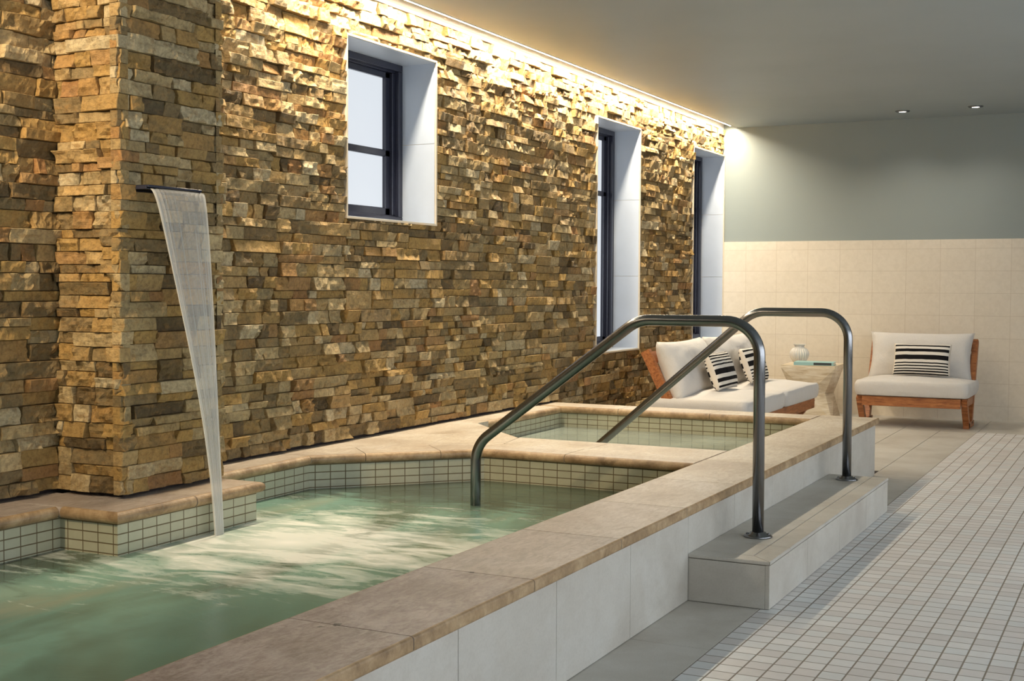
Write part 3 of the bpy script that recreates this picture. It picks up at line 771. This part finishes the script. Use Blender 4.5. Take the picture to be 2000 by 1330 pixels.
# ------------------------------------------------------------------ furniture
def beam(bm, p, q, wx, t):
    """bar in the local yz plane from p to q (y,z), width wx=(x0,x1), thickness t"""
    (y0, z0), (y1, z1) = p, q; d = Vector((y1-y0, z1-z0)).normalized(); n = Vector((-d.y, d.x))*t/2
    c = [(y0+n.x, z0+n.y), (y0-n.x, z0-n.y), (y1-n.x, z1-n.y), (y1+n.x, z1+n.y)]
    A = [bm.verts.new((wx[0], y, z)) for y, z in c]; B = [bm.verts.new((wx[1], y, z)) for y, z in c]
    bm.faces.new(A); bm.faces.new(B[::-1]); fs = []
    for i in range(4): bm.faces.new((A[i], A[(i+1) % 4], B[(i+1) % 4], B[i]))
    es = [e for v in A+B for e in v.link_edges]
    bmesh.ops.bevel(bm, geom=list(set(es)), offset=.004, segments=2, affect='EDGES')
def pillow_mesh(name, W, Hh, T, pinch=.06, corner=.0, seed=0, nx=28, ny=20, box_=0.0):
    """cushion: W x Hh face, thickness T; local x width, z height, y thickness; uv across the face"""
    bm = bmesh.new(); uvl = bm.loops.layers.uv.new('uv'); grid = {}
    rn = random.Random(seed)
    for side in (-1, 1):
        for j in range(ny+1):
            for i in range(nx+1):
                u, v = i/nx*2-1, j/ny*2-1
                edge = (i in (0, nx)) or (j in (0, ny))
                if side == 1 and edge: grid[(1, i, j)] = grid[(-1, i, j)]; continue
                # concave sides, pointed corners
                px = u*(1-pinch*(1-v*v)*abs(u)**3*.9); pz = v*(1-pinch*(1-u*u)*abs(v)**3)
                prof = max(0, (1-abs(u)**(3.2+box_*8))*(1-abs(v)**(2.6+box_*8)))**(.42-.16*box_)
                y = side*T/2*prof
                nz = noise.noise(Vector((u*2.1+seed*3.1, v*1.7, side*2+seed)))*.05*T + noise.noise(Vector((u*6+seed, v*5, side)))*.025*T
                y += nz*prof
                sag = -.03*Hh*(1-v)*.0
                grid[(side, i, j)] = bm.verts.new((px*W/2, y, pz*Hh/2+Hh/2+sag))
    for side in (-1, 1):
        for j in range(ny):
            for i in range(nx):
                ij = [(i, j), (i+1, j), (i+1, j+1), (i, j+1)]
                vs = [grid[(side, a, b)] for a, b in ij]
                if side == 1: vs = vs[::-1]; ij = ij[::-1]
                f = bm.faces.new(vs); f.smooth = True
                for lp, (a, b) in zip(f.loops, ij): lp[uvl].uv = (a/nx, b/ny)
    me = bpy.data.meshes.new(name); bm.to_mesh(me); bm.free(); return me
def seat_cushion(name, x0, x1, y0, y1, z0, T, seed, parent):
    bm = bmesh.new()
    bmesh.ops.create_grid(bm, x_segments=1, y_segments=1, size=.5); bm.clear()
    n, m, k = 30, 24, 8; W, D = x1-x0, y1-y0
    bbox(bm, -W/2, W/2, -D/2, D/2, 0, T)
    bmesh.ops.subdivide_edges(bm, edges=bm.edges[:], cuts=14, use_grid_fill=True)
    for v in bm.verts:
        u, w_, h = v.co.x/(W/2), v.co.y/(D/2), v.co.z/T*2-1
        # superellipse rounding on the section + slight crown
        r = (abs(u)**9+abs(w_)**9)**(1/9)
        vert = (max(abs(u), abs(w_)))
        k1 = 1-.035*abs(h)**2.5
        crown = (1-abs(u)**2.6)*(1-abs(w_)**2.6)
        z = T/2+T/2*h*(.70+.50*crown if h > 0 else .92)
        rr = max(abs(u), abs(w_), 1e-6)
        if r > .9: k1 *= 1-(r-rr)*.35
        wob = noise.noise(Vector((v.co.x*4+seed, v.co.y*4, v.co.z*6)))*.010
        v.co = Vector((v.co.x*k1+(x0+x1)/2, v.co.y*k1+(y0+y1)/2, z0+z+wob*(1 if h > -.5 else 0)))
    bmesh.ops.recalc_face_normals(bm, faces=bm.faces)
    for f in bm.faces: f.smooth = True
    me = bpy.data.meshes.new(name); bm.to_mesh(me); bm.free()
    o = link(name, me, MAT['linen'], parent); return o
def seat_group(name, W, n, loc, rz, label, cat, cushD=.80):
    """front edge of the seat at local y=0, sitter looks along -y"""
    e = empty(name, loc, rz); tag(e, label, cat)
    h = W/2
    for s in (-1, 1):
        x0, x1 = (s*h, s*(h-.055)) if s < 0 else (s*(h-.055), s*h)
        bm = bmesh.new(); beam(bm, (.035, .285), (.245, .0), (x0, x1), .072)
        # trim the foot flat
        for v in bm.verts: v.co.z = max(0., min(v.co.z, .29))
        from_bm('front_leg', bm, MAT['wood'], e)
        bm = bmesh.new(); beam(bm, (.80, .80), (.42, .03), (x0, x1), .075)
        for v in bm.verts: v.co.z = max(0., v.co.z)
        from_bm('back_post', bm, MAT['wood'], e)
        bm = bmesh.new(); bbox(bm, x0, x1, .19, .56, 0, .055, .003, 1); from_bm('runner', bm, MAT['wood'], e)
        bm = bmesh.new(); bbox(bm, x0+.004, x1-.004, .03, .60, .215, .288, .003, 1); from_bm('side_rail', bm, MAT['wood'], e)
    bm = bmesh.new(); bbox(bm, -h+.056, h-.056, .0, .035, .198, .288, .004, 2); from_bm('front_rail', bm, MAT['wood'], e)
    bm = bmesh.new(); bbox(bm, -h+.056, h-.056, .56, .60, .20, .27, .004, 1); from_bm('rear_rail', bm, MAT['wood'], e)
    for k in range(7):
        y = .07+k*.075; box('seat_slat', -h+.056, h-.056, y, y+.05, .262, .284, MAT['wood'], e, .003, 1)
    d = Vector((.38, .77)).normalized()
    for k in range(4):
        s0 = .34+k*.135
        p = (.42+d.x*s0+.0, .03+d.y*s0); q = (p[0]+d.x*.10, p[1]+d.y*.10)
        bm = bmesh.new(); beam(bm, p, q, (-h+.056, h-.056), .024); from_bm('back_slat', bm, MAT['wood'], e)
    w1 = (W+.05)/n
    for k in range(n):
        x = -W/2-.025+w1*k
        seat_cushion('seat_cushion', x+.003, x+w1-.003, -.035, cushD, .289, .165, k*7+int(W*10), e)
        me = pillow_mesh('back_cushion', w1*.93, .50, .24, .07, seed=k*5+int(W*9))
        c = link('back_cushion', me, MAT['linen'], e)
        c.location = (x+w1/2-.01, .535, .405); c.rotation_euler = (-.36, 0, (-.03 if k else .02))
    return e
AX, AY = -1.990, 12.20
arm = seat_group('armchair', 1.0, 1, (AX, AY, 0), 0.0, 'low teak armchair with cream cushions, alone against the tiled back wall', 'armchair')
SX, SYC = -2.76, 10.58
sofa = seat_group('sofa', 2.36, 2, (SX, SYC, 0), PI/2, 'two-seat teak sofa with cream cushions along the stone wall', 'sofa')
def stripe_pillow(loc, rx, rz, label, seed, flip=False, ry=0.):
    me = pillow_mesh('striped_cushion', .53, .315, .13, .04, seed=seed)
    if flip:
        pass
    else:
        for l in me.uv_layers[0].data: l.uv = (l.uv[0], l.uv[1])
    if flip:
        for l in me.uv_layers[0].data: l.uv = (l.uv[0], 1-l.uv[1])
    o = link('striped_cushion', me, MAT['stripe']); o.location = loc; o.rotation_mode = 'XYZ'
    o.rotation_euler = (Matrix.Rotation(rz, 3, 'Z') @ Matrix.Rotation(ry, 3, 'Y') @ Matrix.Rotation(rx, 3, 'X')).to_euler()
    tag(o, label, 'cushion', 'black and white striped cushions'); return o
stripe_pillow((-1.945, 12.49, .474), -.33, 0, 'black-striped lumbar cushion on the lone armchair', 3)
stripe_pillow((-3.08, 10.05, .474), -.36, PI/2, 'left black-striped cushion on the sofa, thick stripes at its bottom', 4, True)
stripe_pillow((-3.08, 11.00, .474), -.36, PI/2, 'right black-striped cushion on the sofa, partly behind the near rail post', 5, False)

# faceted side table
tb = empty('side_table', (-3.0, 12.62, 0), .05); tag(tb, 'faceted hourglass travertine side table between sofa and armchair', 'table')
s_ = NT('banded_travertine'); o_ = s_.obj(); nn = s_.noise(7, 4, .6, s_.mapv(o_, (1, 1, 6)), .6)
MAT['band'] = s_.base(s_.ramp(nn, [(.3, (.52, .41, .26)), (.5, (.68, .58, .42)), (.7, (.78, .71, .58))]), .4)
bm = bmesh.new()
def ring(r, z, rot, sq=1.0): return [bm.verts.new((r*math.cos(rot+k*PI/2)*sq, r*math.sin(rot+k*PI/2), z)) for k in range(4)]
q = PI/4; A = ring(.34, 0, q); B = [bm.verts.new((.21*math.cos(k*PI/4+q), .21*math.sin(k*PI/4+q), .27)) for k in range(8)]; Cc = ring(.37, .52, q); Dd = ring(.37, .545, q)
for k in range(4):
    k2 = (k+1) % 4
    bm.faces.new((A[k], A[k2], B[2*k+1])); bm.faces.new((A[k], B[2*k+1], B[2*k])); bm.faces.new((A[k2], B[(2*k+2) % 8], B[2*k+1]))
    bm.faces.new((Cc[k], B[2*k+1], Cc[k2])); bm.faces.new((Cc[k], B[2*k], B[2*k+1])); bm.faces.new((Cc[k2], B[2*k+1], B[(2*k+2) % 8]))
    bm.faces.new((Cc[k], Cc[k2], Dd[k2], Dd[k]))
bm.faces.new(A[::-1]); bm.faces.new(Dd)
from_bm('table_body', bm, MAT['band'], tb)
TZ = .546
vs = empty('vase', (-3.16, 12.72, TZ)); tag(vs, 'small white ribbed ceramic vase on the side table', 'vase')
lathe('vase_body', [(.045, 0), (.062, .012), (.088, .05), (.098, .085), (.094, .115), (.072, .145), (.048, .160), (.045, .170), (.060, .186), (.070, .190), (.062, .188), (.04, .172), (.038, .16)], MAT['ceramic'], vs, 132, .16, 22, (.01, .15))
bk = empty('book', (-2.95, 12.50, TZ), .12); tag(bk, 'flat teal book lying on the side table before the vase', 'book')
box('cover', -.19, .19, -.12, .12, 0, .0035, MAT['teal'], bk, .001, 1); box('cover', -.19, .19, -.12, .12, .0275, .031, MAT['teal'], bk, .001, 1)
box('pages', -.186, .184, -.115, .117, .0035, .0275, MAT['paper'], bk); box('spine', -.19, .19, -.1225, -.119, 0, .031, MAT['teal'], bk, .001, 1)
box('spine_print', .0, .17, -.1232, -.1222, .004, .027, MAT['charcoal'], bk)

# ------------------------------------------------------------------ downlights
def downlight(x, y, label, power):
    e = empty('downlight', (x, y, ZCE)); tag(e, label, 'ceiling light', 'recessed ceiling downlights')
    lathe('trim_ring', [(.036, -.002), (.040, -.010), (.062, -.009), (.070, -.0005)], MAT['steel'], e)
    lathe('lens', [(.035, -.0085), (.0005, -.0086)], MAT['lamp'], e, 32)
    s = spot('downlight_lamp', (x, y, ZCE-.02), power, (1.0, .90, .76), 2.2, .8, (x, y, 0), .05); return e
downlight(-2.19, 12.70, 'left of the two small downlights in the ceiling by the back wall', SPOT_W)
downlight(-1.52, 12.66, 'right of the two small downlights in the ceiling by the back wall', SPOT_W)

# unseen warm ceiling spots, added to brighten the pillar front and stone wall
for k, (x, y) in enumerate(((-3.88, .6), (-3.9, 1.9))):
    e = empty('added_spot', (x, y, ZCE)); tag(e, 'unseen warm ceiling spot added to light the front of the pillar', 'ceiling light', 'unseen ceiling spots added for warm light')
    lathe('trim_ring', [(.050, -.001), (.056, -.008), (.064, -.006), (.068, -.0005)], MAT['steel'], e)
    lathe('lens', [(.049, -.0035), (.0005, -.0036)], MAT['lamp'], e, 32)
    spot('added_spot_lamp', (x, y, ZCE-.02), 230, (1.0, .78, .50), .85, .7, (-3.98, 4.0, (.9, 1.9)[k]), .04)
e = empty('added_spot', (-3.85, 5.7, ZCE)); tag(e, 'unseen warm ceiling spot added to light the stone wall behind the pillar', 'ceiling light')
lathe('trim_ring', [(.050, -.001), (.056, -.008), (.064, -.006), (.068, -.0005)], MAT['steel'], e)
lathe('lens', [(.049, -.0035), (.0005, -.0036)], MAT['lamp'], e, 32)
spot('added_spot_lamp', (-3.85, 5.7, ZCE-.02), 45, (1.0, .80, .52), 2.0, .8, (-4.0, 5.9, 1.2), .04)
